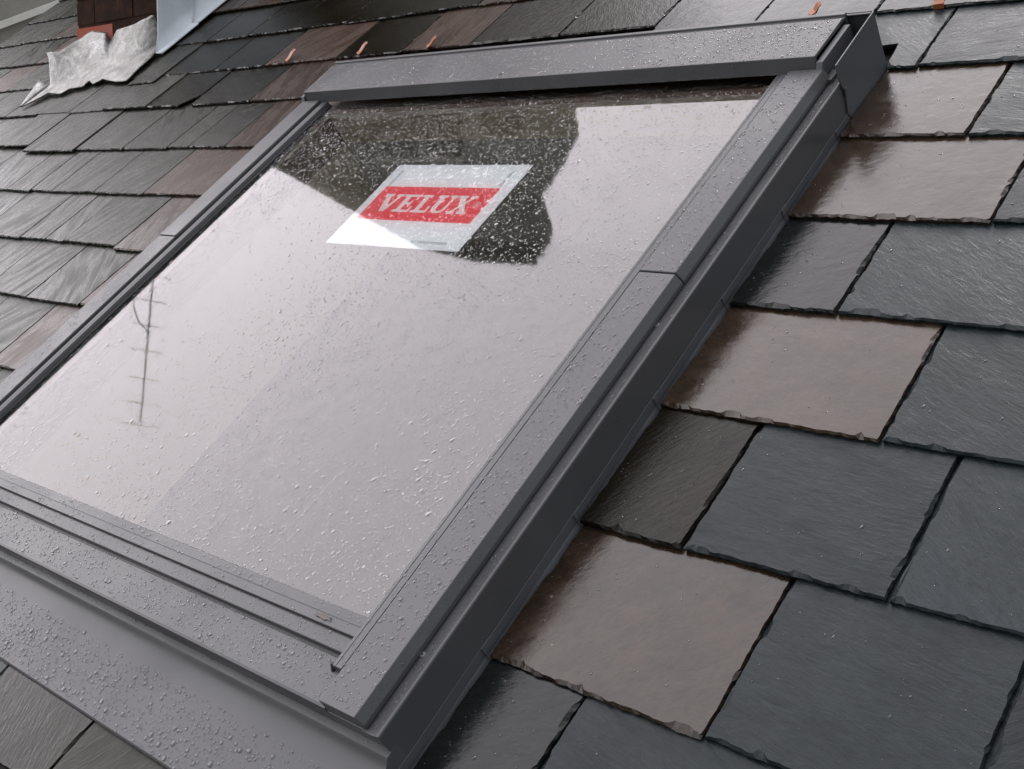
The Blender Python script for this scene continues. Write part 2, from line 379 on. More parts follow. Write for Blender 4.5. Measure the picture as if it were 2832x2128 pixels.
row(1.160, [-3.92, -3.70, -3.50, -3.285, -3.085, -2.80, -2.567, -2.367, -2.28, -2.138, -1.885], [OL, OL, OL, OL, OL, OL, OL, OL, DK, BR],
    opt={3: dict(drop=-0.02, dz=0.004), 4: dict(drop=0.006, dz=0.003), 9: dict(drop=0)})
row(1.156, [-0.7165, -0.5475, -0.33, -0.12], [MV, G, G])
row(1.335, [-4.36, -4.14, -3.92, -3.71, -3.50, -3.30, -3.10, -2.91, -2.688, -2.484, -2.24, -1.885], [OL, OL, OL, OL, OL, OL, OL, OL, DK, DK, BR],
    opt={7: dict(drop=0.0, dz=0.004), 8: dict(drop=0.0, dz=0.002, corner=1)})
row(1.314, [-0.9, -0.671, -0.45, -0.23], [G, G, G], opt={0: dict(notch=1)})
row(1.490, [-4.41, -4.19, -3.97, -3.75, -3.53, -3.32, -3.12, -2.935, -2.803, -2.565, -2.349, -2.0775, -1.86, -1.656, -1.424, -1.203], [OL, OL, BR, OL, OL, OL, OL, OL, DK, DK, BR, DK, BR, DK, DK],
    opt={7: dict(drop=0.036, dz=0.004)})
row(1.465, [-1.203, -0.998, -0.793, -0.57, -0.36, -0.15], [WT, WT, WT, G, G])
row(1.652, [-4.41, -4.24, -4.02, -3.81, -3.6, -3.44, -3.2, -2.98, -2.79, -2.60, -2.43, -2.2, -1.99, -1.76, -1.545, -1.312, -1.10, -0.89, -0.68, -0.45], [OL, OL, OL, BR, OL, OL, OL, DK, DK, DK, DK, DK, DK, BR, DK, WT, WT, G, G])
rr = random.Random(5)
y = 1.818
while y < 3.3:
    xs = [-4.41]
    while xs[-1] < -0.6 - (y - 1.8): xs.append(xs[-1] + rr.uniform(0.17, 0.25))
    row(y, xs, [rr.choice([OL, OL, OL, BR] if x < -3.2 else [DK, OL, DK, DK, BR]) for x in xs[:-1]])
    y += rr.uniform(0.158, 0.17)

def corner_cut(pts, x1, yt):
    return [q for q in pts if not (q[0] > x1 - 0.05 and q[1] < yt + 0.04 + (q[0] - x1) * 0.9)]
def notch_r2(pts):                                     # broken lower left corner beside the flashing plate
    o_ = []
    for q in pts: 
        if q[2] == 0 and q[0] < -0.7165: continue
        if q[2] == 3 and q[1] < 1.374: continue
        o_.append(q)
    o_ += [[-0.745, 1.374, 3, 0.0006], [-0.7215, 1.3765, 3, 0.0006], [-0.7195, 1.362, 3, 0.0006], [-0.7175, 1.345, 3, 0.0006], [-0.7165, 1.330, 3, 0.0006]]
    return o_
vis, hid = [], []
for i, q in enumerate(S): (vis if shown(q[0], q[1], q[2]) else hid).append((i, q))
def area(q):                                           # apparent size, nearest first
    d = Vector((0.5 * (q[0] + q[1]), q[2] + 0.08, 0)) - CAM
    return (q[1] - q[0]) / d.length ** 2 * (0.825 / d.length)
vis.sort(key=lambda e: -area(e[1]))
hid += vis[99:]; vis = vis[:99]
print('slates shown', len(vis), 'others', len(hid))
far = MB(); MATN = [G, MV, DK, OL, BR, WT]
def slate_args(i, q):
    x0, x1, yt, mat, op = q; gp = 0.0016; rd = random.Random(i * 31 + 7)
    yt2 = yt - op.get('drop', 0) + rd.uniform(-0.0025, 0.0025)
    L = 0.37
    if yt < 0.2 and x1 > -1.87 and x0 < -0.7205: L = 0.20 - yt2
    old = mat in (OL, BR) or x1 < -1.5
    kw = dict(chip=0.6 if old else 1.35, th=0.0062 if old else 0.0070, dz=op.get('dz', 0) + rd.uniform(-0.0004, 0.0006), skew=rd.uniform(-0.004, 0.004) if old else rd.uniform(-0.0015, 0.0015))
    if op.get('notch'): kw['notch'] = notch_r2
    if op.get('corner'): kw['notch'] = lambda p_: corner_cut(p_, x1, yt2)
    gl_, gr_ = (rd.uniform(0.0006, 0.002), rd.uniform(0.0006, 0.002)) if old else (rd.uniform(0.0008, 0.0020), rd.uniform(0.0008, 0.0020))
    return (x0 + gl_, x1 - gr_, yt2, L), kw, mat
LBL = {WT: 'dark grey slate with a mirror wet film', MV: 'mauve slate with a wet sheen and a chipped lower edge', DK: 'nearly black wet slate with a streaky riven face', BR: 'brownish weathered slate'}
for i, q in vis:
    (x0, x1, yt, L), kw, mat = slate_args(i, q)
    me = slate_mesh('slate', x0, x1, yt, L, i + 1, M[mat], **kw)
    o_ = link('slate', me, roof, (0.5 * (x0 + x1) - RO.x, yt, 0))
    if mat in LBL: o_['label'] = LBL[mat]
for i, q in hid:
    (x0, x1, yt, L), kw, mat = slate_args(i, q)
    slate_mesh('far', x0, x1, yt, L, i + 1, MATN.index(mat), origin=(RO.x, 0), mbx=far, **kw)
tag(link('outlying_slates', far.mesh('outlying_slates', [M[k] for k in MATN]), roof), kind='stuff')
mb = MB()                                              # verge and eaves boards, walls down to the ground (world axes)
c_, s_ = math.cos(PITCH), math.sin(PITCH)
def r2w(x, y, z): return (x, y * c_ - z * s_, y * s_ + z * c_)
yw0, zw0 = r2w(0, -1.5, -0.05)[1:]; yw1, zw1 = r2w(0, 5.1, -0.05)[1:]
wl = [(yw0, -5.5), (yw1, -5.5), (yw1, zw1), (yw0, zw0)]
for xa, xb in ((VERGE + 0.02, VERGE + 0.22), (1.9, 2.1)):
    mb.prism([(a, z) for a, z in wl], xa, xb, 'x')
mb.box(VERGE + 0.22, 1.9, yw0, yw0 + 0.2, -5.5, zw0); mb.box(VERGE + 0.22, 1.9, yw1 - 0.2, yw1, -5.5, zw1)
tag(link('house_wall', mb.mesh('house_wall', [M['render']]), world=True), 'grey rendered house walls carrying the slate roof', 'wall')

# ------------------------------------------------------------------ the roof window
WO = Vector((CXW, 0.19, 0.0))
win = thing('roof_window', 'grey metal framed roof window with rain-beaded glass set in the slates', 'roof window', WO)
def wpart(name, mb, mat, parent=None, bevel=0.0008, smooth=False, seg=2):
    mb.v = [(a - WO.x, b_ - WO.y, c - WO.z) for a, b_, c in mb.v]
    me = mb.mesh(name, [M[k] for k in ([mat] if isinstance(mat, str) else mat)], smooth)
    return link(name, me, win if parent is None else parent, bevel=bevel, seg=seg)
GX0, GX1, GY0, GY1, GZ = -1.789, -0.8155, 0.280, 1.222, 0.0610
mb = MB(); z0 = GZ - 0.004
mb.add([(GX0, GY0, GZ), (GX1, GY0, GZ), (GX1, GY1, GZ), (GX0, GY1, GZ)], [(0, 1, 2, 3)], 0)
mb.add([(GX0, GY0, GZ), (GX1, GY0, GZ), (GX1, GY1, GZ), (GX0, GY1, GZ), (GX0, GY0, z0), (GX1, GY0, z0), (GX1, GY1, z0), (GX0, GY1, z0)],
       [(4, 7, 6, 5), (0, 4, 5, 1), (1, 5, 6, 2), (2, 6, 7, 3), (3, 7, 4, 0)], 1)
pane = wpart('glass_pane', mb, ['glass', 'glass_under'], bevel=0)

sides = []
def side(prof, a0, a1, name, mat, right=True, **kw):
    mb = MB(); mb.prism([(x if right else mir(x), z) for x, z in prof], a0, a1, 'y'); return wpart(name, mb, mat, **kw)
for R in (True, False):
    side([(-0.8165, 0.0575), (-0.8154, 0.0668), (-0.8140, 0.0702), (-0.8100, 0.0706), (-0.8092, 0.0698), (-0.8084, 0.0706), (-0.8006, 0.0710), (-0.8000, 0.0702), (-0.8000, 0.0575)], 0.2265, 1.2155, 'glazing_bead', 'metal', R, bevel=0.0004)
    side([(-0.8185, 0.0568), (-0.8185, 0.0622), (-0.8168, 0.0630), (-0.8166, 0.0568)], 0.284, 1.2155, 'gasket', 'gasket', R, bevel=0)
    for a0, a1, d in ((0.190, 0.7995, 0.0), (0.8010, 1.2128, 0.0012)):
        cs = side([(-0.7958, 0.0585), (-0.7960, 0.0738), (-0.7948, 0.0750 + d), (-0.7445, 0.0750 + d), (-0.7385 + d * .5, 0.0636), (-0.7385 + d * .5, 0.0585)], a0, a1, 'side_casing', 'metal', R, bevel=0.0016, seg=3)
    fc = side([(-0.7450, 0.0570), (-0.7395, 0.0570), (-0.7345, 0.0573), (-0.7300, 0.0580), (-0.7260, 0.0592), (-0.7228, 0.0606), (-0.7212, 0.0609), (-0.7198, 0.0603), (-0.7192, 0.0588), (-0.7192, 0.0130), (-0.7225, 0.0130), (-0.7240, 0.0530), (-0.7450, 0.0530)],
         0.1875, 1.318, 'frame_cover', 'metal', R, bevel=0.0004)
    if R:
        for yy in (0.275, 0.733):
            mb = MB(); n = 14
            for r0, zz in ((0.0034, 0.0570), (0.0029, 0.0584)): mb.v += [(-0.7372 + r0 * math.cos(2 * math.pi * k / n), yy + r0 * math.sin(2 * math.pi * k / n), zz) for k in range(n)]
            mb.f += [tuple(range(n, 2 * n))] + [(k, (k + 1) % n, (k + 1) % n + n, k + n) for k in range(n)]; mb.mi = [0] * len(mb.f)
            mb.tube([(-0.7372, yy, 0.0580), (-0.7372, yy, 0.0586)], 0.0013, 6, 1)
            wpart('screw', mb, ['steel', 'gasket'], bevel=0, parent=None)
    # wooden frame under the sheet metal
    side([(-0.8160, -0.02), (-0.8160, 0.0500), (-0.7270, 0.0480), (-0.7270, -0.02)], 0.20, 1.30, 'inner_frame', 'pine', R, bevel=0.002)
mb = MB(); mb.box(mir(-0.8165), -0.8165, 0.2, 0.280, -0.02, 0.034); mb.box(mir(-0.8165), -0.8165, 1.20, 1.30, -0.02, 0.050)
wpart('inner_frame', mb, 'pine', bevel=0.002)
mb = MB()                                              # bottom: seal, two stepped beads
mb.prism([(0.2885, 0.0575), (0.2850, 0.0655), (0.2730, 0.0672), (0.2724, 0.0666), (0.2718, 0.0674), (0.2614, 0.0682), (0.2608, 0.0674), (0.2605, 0.0630), (0.2590, 0.0630), (0.2588, 0.0652), (0.2436, 0.0650), (0.2428, 0.0642), (0.2426, 0.0575)], mir(-0.8150), -0.8150, 'x')
wpart('bottom_bead', mb, 'metal', bevel=0.0004)
mb = MB(); mb.prism([(0.2390, 0.0572), (0.2390, 0.0590), (0.2382, 0.0598), (0.1920, 0.0618), (0.1893, 0.0608), (0.1888, 0.0580), (0.1888, 0.0340), (0.2560, 0.0340), (0.2560, 0.0570), (0.2392, 0.0570)], mir(-0.7970), -0.7970, 'x')
wpart('bottom_casing', mb, 'metal', bevel=0.0006)
mb = MB(); mb.box(mir(-0.7225), mir(-0.7974), 0.1905, 0.230, 0.012, 0.0515); mb.box(-0.7974, -0.7195, 0.1890, 0.230, -0.004, 0.0560)
wpart('frame_end', mb, 'metal_dark')
mb = MB(); mb.tube([(-0.8192, 0.2255, 0.0600), (-0.8192, 0.2300, 0.0668)], 0.0026, 10); wpart('bead_plug', mb, 'gasket', bevel=0)
# apron
rows_ = [(0.196, 0.0365), (0.1815, 0.0361), (0.1802, 0.0352), (0.1785, 0.0332), (0.1760, 0.0308), (0.1725, 0.0286), (0.168, 0.0266), (0.161, 0.0245), (0.152, 0.0227), (0.138, 0.0206), (0.110, 0.0168), (0.0790, 0.0125), (0.0770, 0.0105), (0.0780, 0.0090), (0.11, 0.0130), (0.14, 0.0182), (0.15, 0.0200), (0.160, 0.0226), (0.168, 0.0258), (0.174, 0.0294), (0.180, 0.0322), (0.196, 0.0335)]
mb = MB(); mb.prism(rows_, mir(-0.7195) - 0.07, -0.7205, 'x'); ap = wpart('apron_flashing', mb, 'metal', bevel=0)
for p_ in ap.data.polygons: p_.use_smooth = len(p_.vertices) == 4
md = ap.modifiers.new('edge', 'EDGE_SPLIT'); md.split_angle = math.radians(30)
mb = MB(); yz = [(a, b_) for a, b_ in rows_[:11]] + [(0.0790, 0.0125), (0.0790, -0.006), (0.196, -0.006)]
mb.prism(yz, -0.7204, -0.7188, 'x'); wpart('apron_end', mb, 'metal_dark', bevel=0)
# hood
mb = MB()
mb.prism([(1.2126, 0.0700), (1.2172, 0.0925), (1.3085, 0.0925), (1.3105, 0.0905), (1.3150, 0.0902), (1.3162, 0.0940), (1.3225, 0.0940), (1.3225, 0.0600), (1.3150, 0.0600), (1.3150, 0.0860), (1.2210, 0.0880), (1.2155, 0.0700)], -1.8495, -0.7547, 'x')
hood = wpart('hood', mb, 'metal', bevel=0.0009)
for x0, x1, ye in ((-0.7535, -0.7440, 1.305), (mir(-0.7440), mir(-0.7535) - 0.001, 1.232)):
    mb = MB(); mb.prism([(1.2080, 0.0560), (1.2080, 0.0740), (1.2150, 0.0850), (ye, 0.0850), (ye, 0.0560)], x0, x1, 'x'); wpart('hood_end', mb, 'metal_dark', bevel=0.001)
mb = MB(); mb.box(-0.7425, -0.7330, 1.205, 1.230, 0.0535, 0.0640); wpart('hood_clip', mb, 'metal', bevel=0.001)
# flashing: head piece with its upright corner plate, soakers along the sides
mb = MB(); mb.box(-1.8490, -0.7205, 1.3240, 1.3256, -0.004, 0.0905)
mb.box(-1.8490, -0.7205, 1.3200, 1.3239, 0.0880, 0.0897)
mb.box(mir(-0.7190), -1.8492, 1.3240, 1.3256, -0.004, 0.045)
wpart('head_flashing', mb, 'metal', bevel=0.0004)
for R in (True, False):
    X = (lambda x: x) if R else mir
    mb = MB()
    prof = [(1.198, 0.0885), (1.3235, 0.0905), (1.3235, 0.0010), (1.2040, 0.0010), (1.1960, 0.0160), (1.2025, 0.0420), (1.1990, 0.0560), (1.1960, 0.0700)]
    if not R: prof = [(u_, z_ * 0.5) for u_, z_ in prof]
    a, b2 = sorted((X(-0.7186), X(-0.7166))); mb.prism(prof, a, b2, 'x')
    a, b2 = sorted((X(-0.7165), X(-0.7140)))
    if R: mb.prism([(1.1985, 0.0420), (1.2030, 0.0420), (1.2060, 0.0510), (1.2020, 0.0510)], a, b2, 'x')
    wpart('corner_plate', mb, 'metal_dark', bevel=0.0003)
    ys = [0.120] + YT[2:] + [1.205]
    for i in range(len(ys) - 1):
        mb = MB(); a, b2 = ys[i] - 0.001, ys[i + 1] + 0.012
        v = []
        for yy, g in ((a, 0.0016), (b2, 0.0)):
            v += [(X(-0.7185 + g), yy, 0.0160), (X(-0.7178 + g), yy, 0.0040), (X(-0.7120 + g), yy, -0.0060), (X(-0.7150 + g), yy, -0.0060), (X(-0.7191 + g * .4), yy, 0.0030), (X(-0.7191 + g * .4), yy, 0.0160)]
        mb.add(v, [(0, 1, 2, 3, 4, 5), (11, 10, 9, 8, 7, 6)] + [(k, k + 6, (k + 1) % 6 + 6, (k + 1) % 6) for k in range(6)])
        wpart('side_soaker', mb, 'metal_dark', bevel=0.0003)
# lining of the opening, seen through the glass, and the dim attic under it
mb = MB(); x0, x1, y0, y1, zt, zb = mir(-0.8162), -0.8162, 0.2802, 1.1998, 0.0500, -0.260
mb.add([(x0, y0, zt), (x0, y1, zt), (x0 - 0.01, y1 + .01, zb), (x0 - 0.01, y0 - .01, zb), (x1, y0, zt), (x1, y1, zt), (x1 + .01, y1 + .01, zb), (x1 + .01, y0 - .01, zb)],
       [(0, 1, 2, 3), (4, 7, 6, 5), (0, 3, 7, 4)])
zm = -0.015
mb.add([(x0, y1, zt), (x1, y1, zt), (x1, y1, zm), (x0, y1, zm)], [(0, 1, 2, 3)])
mb.add([(x0, y1, zm), (x1, y1, zm), (x1 + .01, y1 + .01, zb), (x0 - .01, y1 + .01, zb)], [(0, 1, 2, 3)], 1)
wpart('lining', mb, ['lining', 'room'], bevel=0)
mb = MB(); mb.box(-3.1, -0.3, -0.1, 1.9, -1.15, -0.25)
mb.f = mb.f[:1] + mb.f[2:]; mb.mi = mb.mi[:5]
for a in ((-3.1, -1.83, -0.1, 1.9), (-0.78, -0.3, -0.1, 1.9), (-1.83, -0.78, -0.1, 0.25), (-1.83, -0.78, 1.23, 1.9)):
    mb.add([(a[0], a[2], -0.25), (a[1], a[2], -0.25), (a[1], a[3], -0.25), (a[0], a[3], -0.25)], [(0, 1, 2, 3)])
tag(link('attic_room', mb.mesh('attic_room', [M['room']], fix=False)), kind='structure')

# ------------------------------------------------------------------ the paper label stuck under the glass
LX0, LX1, LY0, LY1, LZ = -1.4320, -1.1365, 0.8320, 1.0325, 0.0560
LO = Vector((0.5 * (LX0 + LX1), 0.5 * (LY0 + LY1), LZ))
lab = thing('paper_label', 'white rectangular paper label with a red lettered band stuck behind the glass', 'label', LO)
def lpart(name, mb, mat, parent):
    mb.v = [(a - LO.x, b_ - LO.y, c - LO.z) for a, b_, c in mb.v]
    return link(name, mb.mesh(name, [M[mat]], fix=False), parent)
def rect(mb, x0, x1, y0, y1, z): mb.add([(x0, y0, z), (x1, y0, z), (x1, y1, z), (x0, y1, z)], [(0, 1, 2, 3)])
mb = MB(); mb.box(LX0, LX1, LY0, LY1, LZ - 0.0006, LZ - 0.0003); sheet = lpart('sheet', mb, 'paper', lab)
mb = MB(); rect(mb, -1.4140, -1.1610, 0.8930, 0.9755, LZ - 0.0002); band = lpart('red_band', mb, 'red', lab)
mb = MB(); z = LZ - 0.0001
def poly(pts): mb.add([(p_[0], p_[1], z) for p_ in pts], [tuple(range(len(pts)))])
def bar(xa, ya, xb, yb, w2):                           # slanting stroke with level ends
    poly([(xa - w2, ya), (xa + w2, ya), (xb + w2, yb), (xb - w2, yb)])
LB, LT = 0.9130, 0.9560; LH = LT - LB; sf = 0.0058; th = 0.0048
def serif(x, top, w2): rect(mb, x - w2, x + w2, LT - sf if top else LB, LT if top else LB + sf, z)
x = -1.3930                                            # V
serif(x + 0.0085, 1, 0.0105); serif(x + 0.0335, 1, 0.0085)
bar(x + 0.0205, LB, x + 0.0085, LT - sf, 0.0060); bar(x + 0.0225, LB, x + 0.0335, LT - sf, 0.0032)
x = -1.3490                                            # E
rect(mb, x, x + 0.036, LT - sf, LT, z); rect(mb, x, x + 0.037, LB, LB + sf, z); rect(mb, x + 0.006, x + 0.0165, LB + sf, LT - sf, z)
rect(mb, x + 0.0165, x + 0.0265, LB + LH / 2 - 0.0025, LB + LH / 2 + 0.0025, z); rect(mb, x + 0.0255, x + 0.0285, LB + LH / 2 - 0.0075, LB + LH / 2 + 0.0075, z)
rect(mb, x + 0.0315, x + 0.036, LT - 0.0135, LT - sf, z); rect(mb, x + 0.0325, x + 0.037, LB + sf, LB + 0.0145, z)
x = -1.3075                                            # L
rect(mb, x, x + 0.0225, LT - sf, LT, z); rect(mb, x, x + 0.035, LB, LB + sf, z); rect(mb, x + 0.006, x + 0.0165, LB + sf, LT - sf, z); rect(mb, x + 0.0305, x + 0.035, LB + sf, LB + 0.0165, z)
x = -1.2715                                            # U
serif(x + 0.0095, 1, 0.0105); serif(x + 0.0330, 1, 0.0075)
rect(mb, x + 0.0045, x + 0.0150, LB + 0.013, LT - sf, z); rect(mb, x + 0.0305, x + 0.0358, LB + 0.013, LT - sf, z)
n = 12
for k in range(n):
    a0, a1 = math.pi + math.pi * k / n, math.pi + math.pi * (k + 1) / n; cx_, cy_ = x + 0.02015, LB + 0.0135
    poly([(cx_ + 0.01565 * math.cos(a0), cy_ + 0.0137 * math.sin(a0)), (cx_ + 0.01565 * math.cos(a1), cy_ + 0.0137 * math.sin(a1)),
          (cx_ + 0.0024 + 0.0078 * math.cos(a1), cy_ + 0.0080 * math.sin(a1)), (cx_ + 0.0024 + 0.0078 * math.cos(a0), cy_ + 0.0080 * math.sin(a0))])
x = -1.2290                                            # X
serif(x + 0.0095, 1, 0.0100); serif(x + 0.0325, 1, 0.0075); serif(x + 0.0090, 0, 0.0075); serif(x + 0.0320, 0, 0.0100)
z2 = z; bar(x + 0.0310, LB + sf, x + 0.0105, LT - sf, 0.0058); z = z + 0.00003; bar(x + 0.0095, LB + sf, x + 0.0315, LT - sf, 0.0030); z = z2
cx_, cy_ = -1.1785, 0.9350                             # the small ring with its letter
for k in range(18):
    a0, a1 = 2 * math.pi * k / 18, 2 * math.pi * (k + 1) / 18
    poly([(cx_ + r_ * math.cos(a), cy_ + r_ * math.sin(a)) for r_, a in ((0.0066, a0), (0.0066, a1), (0.0055, a1), (0.0055, a0))])
rect(mb, cx_ - 0.0026, cx_ - 0.0014, cy_ - 0.0034, cy_ + 0.0034, z); rect(mb, cx_ - 0.0014, cx_ + 0.0016, cy_ + 0.0024, cy_ + 0.0034, z)
rect(mb, cx_ - 0.0014, cx_ + 0.0016, cy_ - 0.0004, cy_ + 0.0006, z); rect(mb, cx_ + 0.0016, cx_ + 0.0027, cy_ + 0.0004, cy_ + 0.0026, z); bar(cx_ + 0.0024, cy_ - 0.0034, cx_ + 0.0003, cy_ - 0.0004, 0.0007)
mb.v = [(a - LO.x, b_ - LO.y, c - LO.z) for a, b_, c in mb.v]
link('lettering', mb.mesh('lettering', [M['ink']], fix=False), band)
for xa, xb, ya, yb in ((-1.4140, -1.4070, 0.980, 1.018), (-1.1690, -1.1620, 0.980, 1.018), (-1.245, -1.170, 0.844, 0.850)):
    mb = MB(); rect(mb, xa, xb, ya, yb, LZ - 0.0002); lpart('printed_mark', mb, 'smudge', lab)

# ------------------------------------------------------------------ chimney (plumb) with torn lead round its foot
def up(x, y, h): return (x, y + 0.6157 * h, 0.7880 * h)          # roof axes: point h metres plumb above the slope at (x, y)
CH = Vector((-3.24, 1.85, 0.0))
chim = thing('chimney', 'sooty brown brick chimney stack rising from the upper left of the slates', 'chimney', CH)
def cpart(name, mb, mats, parent=None, bevel=0.0, smooth=False):
    P0 = CH if parent is None or parent is chim else CH
    mb.v = [(a - P0.x, b_ - P0.y, c - P0.z) for a, b_, c in mb.v]
    return link(name, mb.mesh(name, [M[k] for k in mats], smooth), chim if parent is None else parent, bevel=bevel)
mb = MB(); rb = random.Random(3)
def pbox(xa, xb, wy0, wy1, h0, h1, mi):                # plumb box: wy = horizontal distance up-slope from the front face
    f = lambda x, wy, h: (x, 1.612 + wy * 0.788 + 0.6157 * h, -0.6157 * wy + 0.788 * h)
    mb.add([f(xa, wy0, h0), f(xb, wy0, h0), f(xb, wy1, h0), f(xa, wy1, h0), f(xa, wy0, h1), f(xb, wy0, h1), f(xb, wy1, h1), f(xa, wy1, h1)],
           [(0, 3, 2, 1), (4, 5, 6, 7), (0, 1, 5, 4), (1, 2, 6, 5), (2, 3, 7, 6), (3, 0, 4, 7)], mi)
CX0, CX1, CD = -3.463, -2.990, 0.47
pbox(CX0 + 0.004, CX1 - 0.004, 0.004, CD, -0.05, 1.30, 2)        # mortar core
h = -0.03; k = 0
while h < 1.22:
    hh = 0.066; off = 0.0 if k % 2 else -0.11
    x = CX0 + off
    while x < CX1 - 0.01:
        a, b2 = max(x, CX0), min(x + 0.215, CX1)
        if b2 - a > 0.02:
            j = rb.uniform(0, 0.003); mi = 1 if (k == 1 and x < CX0 + 0.02) else 0
            pbox(a, b2, j, 0.10, h, h + hh, mi)
        x += 0.225
    y_ = 0.11 + off
    while y_ < CD - 0.01:
        a, b2 = max(y_, 0.102), min(y_ + 0.215, CD)
        if b2 - a > 0.02: pbox(CX1 - 0.1, CX1 - rb.uniform(0, 0.003), a, b2, h + (0.03 if y_ > 0.1 else 0), h + hh, 0)
        y_ += 0.225
    h += 0.076; k += 1
cpart('brick_stack', mb, ['brick', 'brick_clean', 'brick'])
mb = MB(); pbox(CX0 - 0.03, CX1 + 0.03, -0.03, CD + 0.03, 1.3, 1.36, 0); cpart('cap', mb, ['mortar'])
for xx in (-3.35, -3.11):
    mb = MB(); f0 = lambda hq: (xx, 1.612 + 0.235 * 0.788 + 0.6157 * hq, -0.6157 * 0.235 + 0.788 * hq)
    mb.tube([f0(1.36), f0(1.40), f0(1.6), f0(1.63), f0(1.66)], [0.1, 0.092, 0.08, 0.095, 0.09], 20); cpart('chimney_pot', mb, ['brick'], smooth=True)

LDO = Vector((-3.22, 1.5, 0.01))
lead = thing('lead_flashing', 'crumpled whitish lead sheet torn and lifting at the foot of the chimney', 'flashing', LDO)
def lead_part(name, rows_, thick=0.0035, mat='lead'):
    mb = MB(); mb.grid([[Vector(p_) - LDO for p_ in r] for r in rows_])
    o_ = link(name, mb.mesh(name, [M[mat]], True, fix=False), lead)
    sd_ = o_.modifiers.new('thick', 'SOLIDIFY'); sd_.thickness = thick; sd_.offset = 0
    return o_
TOP = [(-3.459, 1.553, 0.088), (-3.420, 1.546, 0.085), (-3.398, 1.566, 0.080), (-3.372, 1.622, 0.080), (-3.333, 1.652, 0.084), (-3.268, 1.657, 0.075), (-3.253, 1.646, 0.052), (-3.236, 1.648, 0.056), (-3.199, 1.657, 0.076), (-3.103, 1.665, 0.082), (-3.048, 1.670, 0.089), (-3.000, 1.674, 0.095)]
FOLD = [(-3.400, 1.470, 0.022), (-3.360, 1.482, 0.022), (-3.310, 1.496, 0.022), (-3.270, 1.508, 0.022), (-3.230, 1.520, 0.022), (-3.190, 1.530, 0.022), (-3.150, 1.540, 0.022), (-3.110, 1.552, 0.022), (-3.070, 1.566, 0.022), (-3.035, 1.585, 0.022), (-3.010, 1.605, 0.022), (-2.985, 1.640, 0.024)]
LIP = [(-3.450, 1.376, 0.014), (-3.406, 1.401, 0.015), (-3.367, 1.436, 0.018), (-3.284, 1.430, 0.014), (-3.258, 1.453, 0.015), (-3.192, 1.460, 0.014), (-3.182, 1.482, 0.019), (-3.147, 1.468, 0.013), (-3.115, 1.487, 0.017), (-3.022, 1.470, 0.013), (-2.955, 1.470, 0.014), (-2.980, 1.590, 0.016)]
def resample(P_, n_):
    P_ = np.array(P_); return [Vector([float(np.interp(q, np.arange(len(P_)), P_[:, a])) for a in range(3)]) for q in np.linspace(0, len(P_) - 1, n_)]
NS = 67; T_, K_, B_ = resample(TOP, NS), resample(FOLD, NS), resample(LIP, NS); rows_ = []
for tt in np.linspace(0, 1, 21):
    r = []
    for si in range(NS):
        if tt < 0.6: p_ = T_[si].lerp(K_[si], tt / 0.6)
        else: p_ = K_[si].lerp(B_[si], (tt - 0.6) / 0.4)
        sv = si / (NS - 1)
        e = 0.007 * mnoise.noise(Vector((sv * 7, tt * 4, 9.1))) + 0.003 * mnoise.noise(Vector((sv * 22, tt * 9, 3.1))) - 0.010 * math.sin(math.pi * min(1, tt / 0.6)) * (1 - tt)
        p_ = p_ + Vector((0, -e if tt < 0.6 else 0, abs(e) * 0.6)); r.append(p_)
    rows_.append(r)
lead_part('apron_sheet', rows_)
rows_ = []                                             # loose tail folded round the left corner
for tt in np.linspace(0, 1, 7):
    r = []
    for s in np.linspace(0, 1, 7):
        a = Vector((-3.452, 1.374, 0.016)).lerp(Vector((-3.405, 1.462, 0.022)), s); b2 = Vector((-3.455, 1.385, 0.018)).lerp(Vector((-3.500, 1.500, 0.032)), s)
        q = a.lerp(b2, tt); q.z += 0.010 * math.sin(math.pi * tt) * s; r.append(q)
    rows_.append(r)
lead_part('loose_tail', rows_)
for nm, ya, yb, xo, hs in (('side_step', 1.602, 1.755, -2.980, 0.30), ('side_step', 1.742, 1.98, -2.9865, 0.42)):
    rows_ = []
    for tt in np.linspace(0, 1, 9):
        r = []
        for s in np.linspace(0, 1, 9):
            yb_ = ya + (yb - ya) * s
            if tt < 0.75: q = up(xo + 0.003 * mnoise.noise(Vector((s * 4, tt * 5, ya))), yb_, hs * (1 - tt / 0.75) + 0.02)
            else: q = (xo + 0.03 * (tt - 0.75) / 0.25, yb_, 0.018 - 0.004 * (tt - 0.75) / 0.25)
            r.append(q)
        rows_.append(r)
    lead_part(nm, rows_, mat='pale_lead')

# ------------------------------------------------------------------ television aerial on the chimney front (seen mirrored in the glass)
def w2r(x, y, z): return Vector((x, y * c_ + z * s_, -y * s_ + z * c_))
AO = w2r(-3.2, 1.245, 1.20)
aer = thing('television_aerial', 'thin television aerial on the chimney, mirrored in the left of the glass', 'aerial', AO)
def apart(name, mb):
    mb.v = [tuple(Vector(q) - AO) for q in mb.v]; return link(name, mb.mesh(name, [M['alu']], True), aer)
A0, A1 = w2r(-3.2, 1.10, 1.262), w2r(-3.2, 0.13, 1.362)
mb = MB(); mb.tube([A0, A1], 0.0032, 8); apart('boom', mb)
for i, f in enumerate((0.30, 0.42, 0.52, 0.60, 0.68, 0.76, 0.85, 0.93, 1.0)):
    q = A0.lerp(A1, f); mb = MB(); L = 0.050 if i < 7 else 0.062
    dx = (w2r(-3.2 + L * 0.55, 0, 0.8 * L) - w2r(-3.2, 0, 0)); mb.tube([q - dx, q + dx], 0.0013, 6); apart('crossbar', mb)
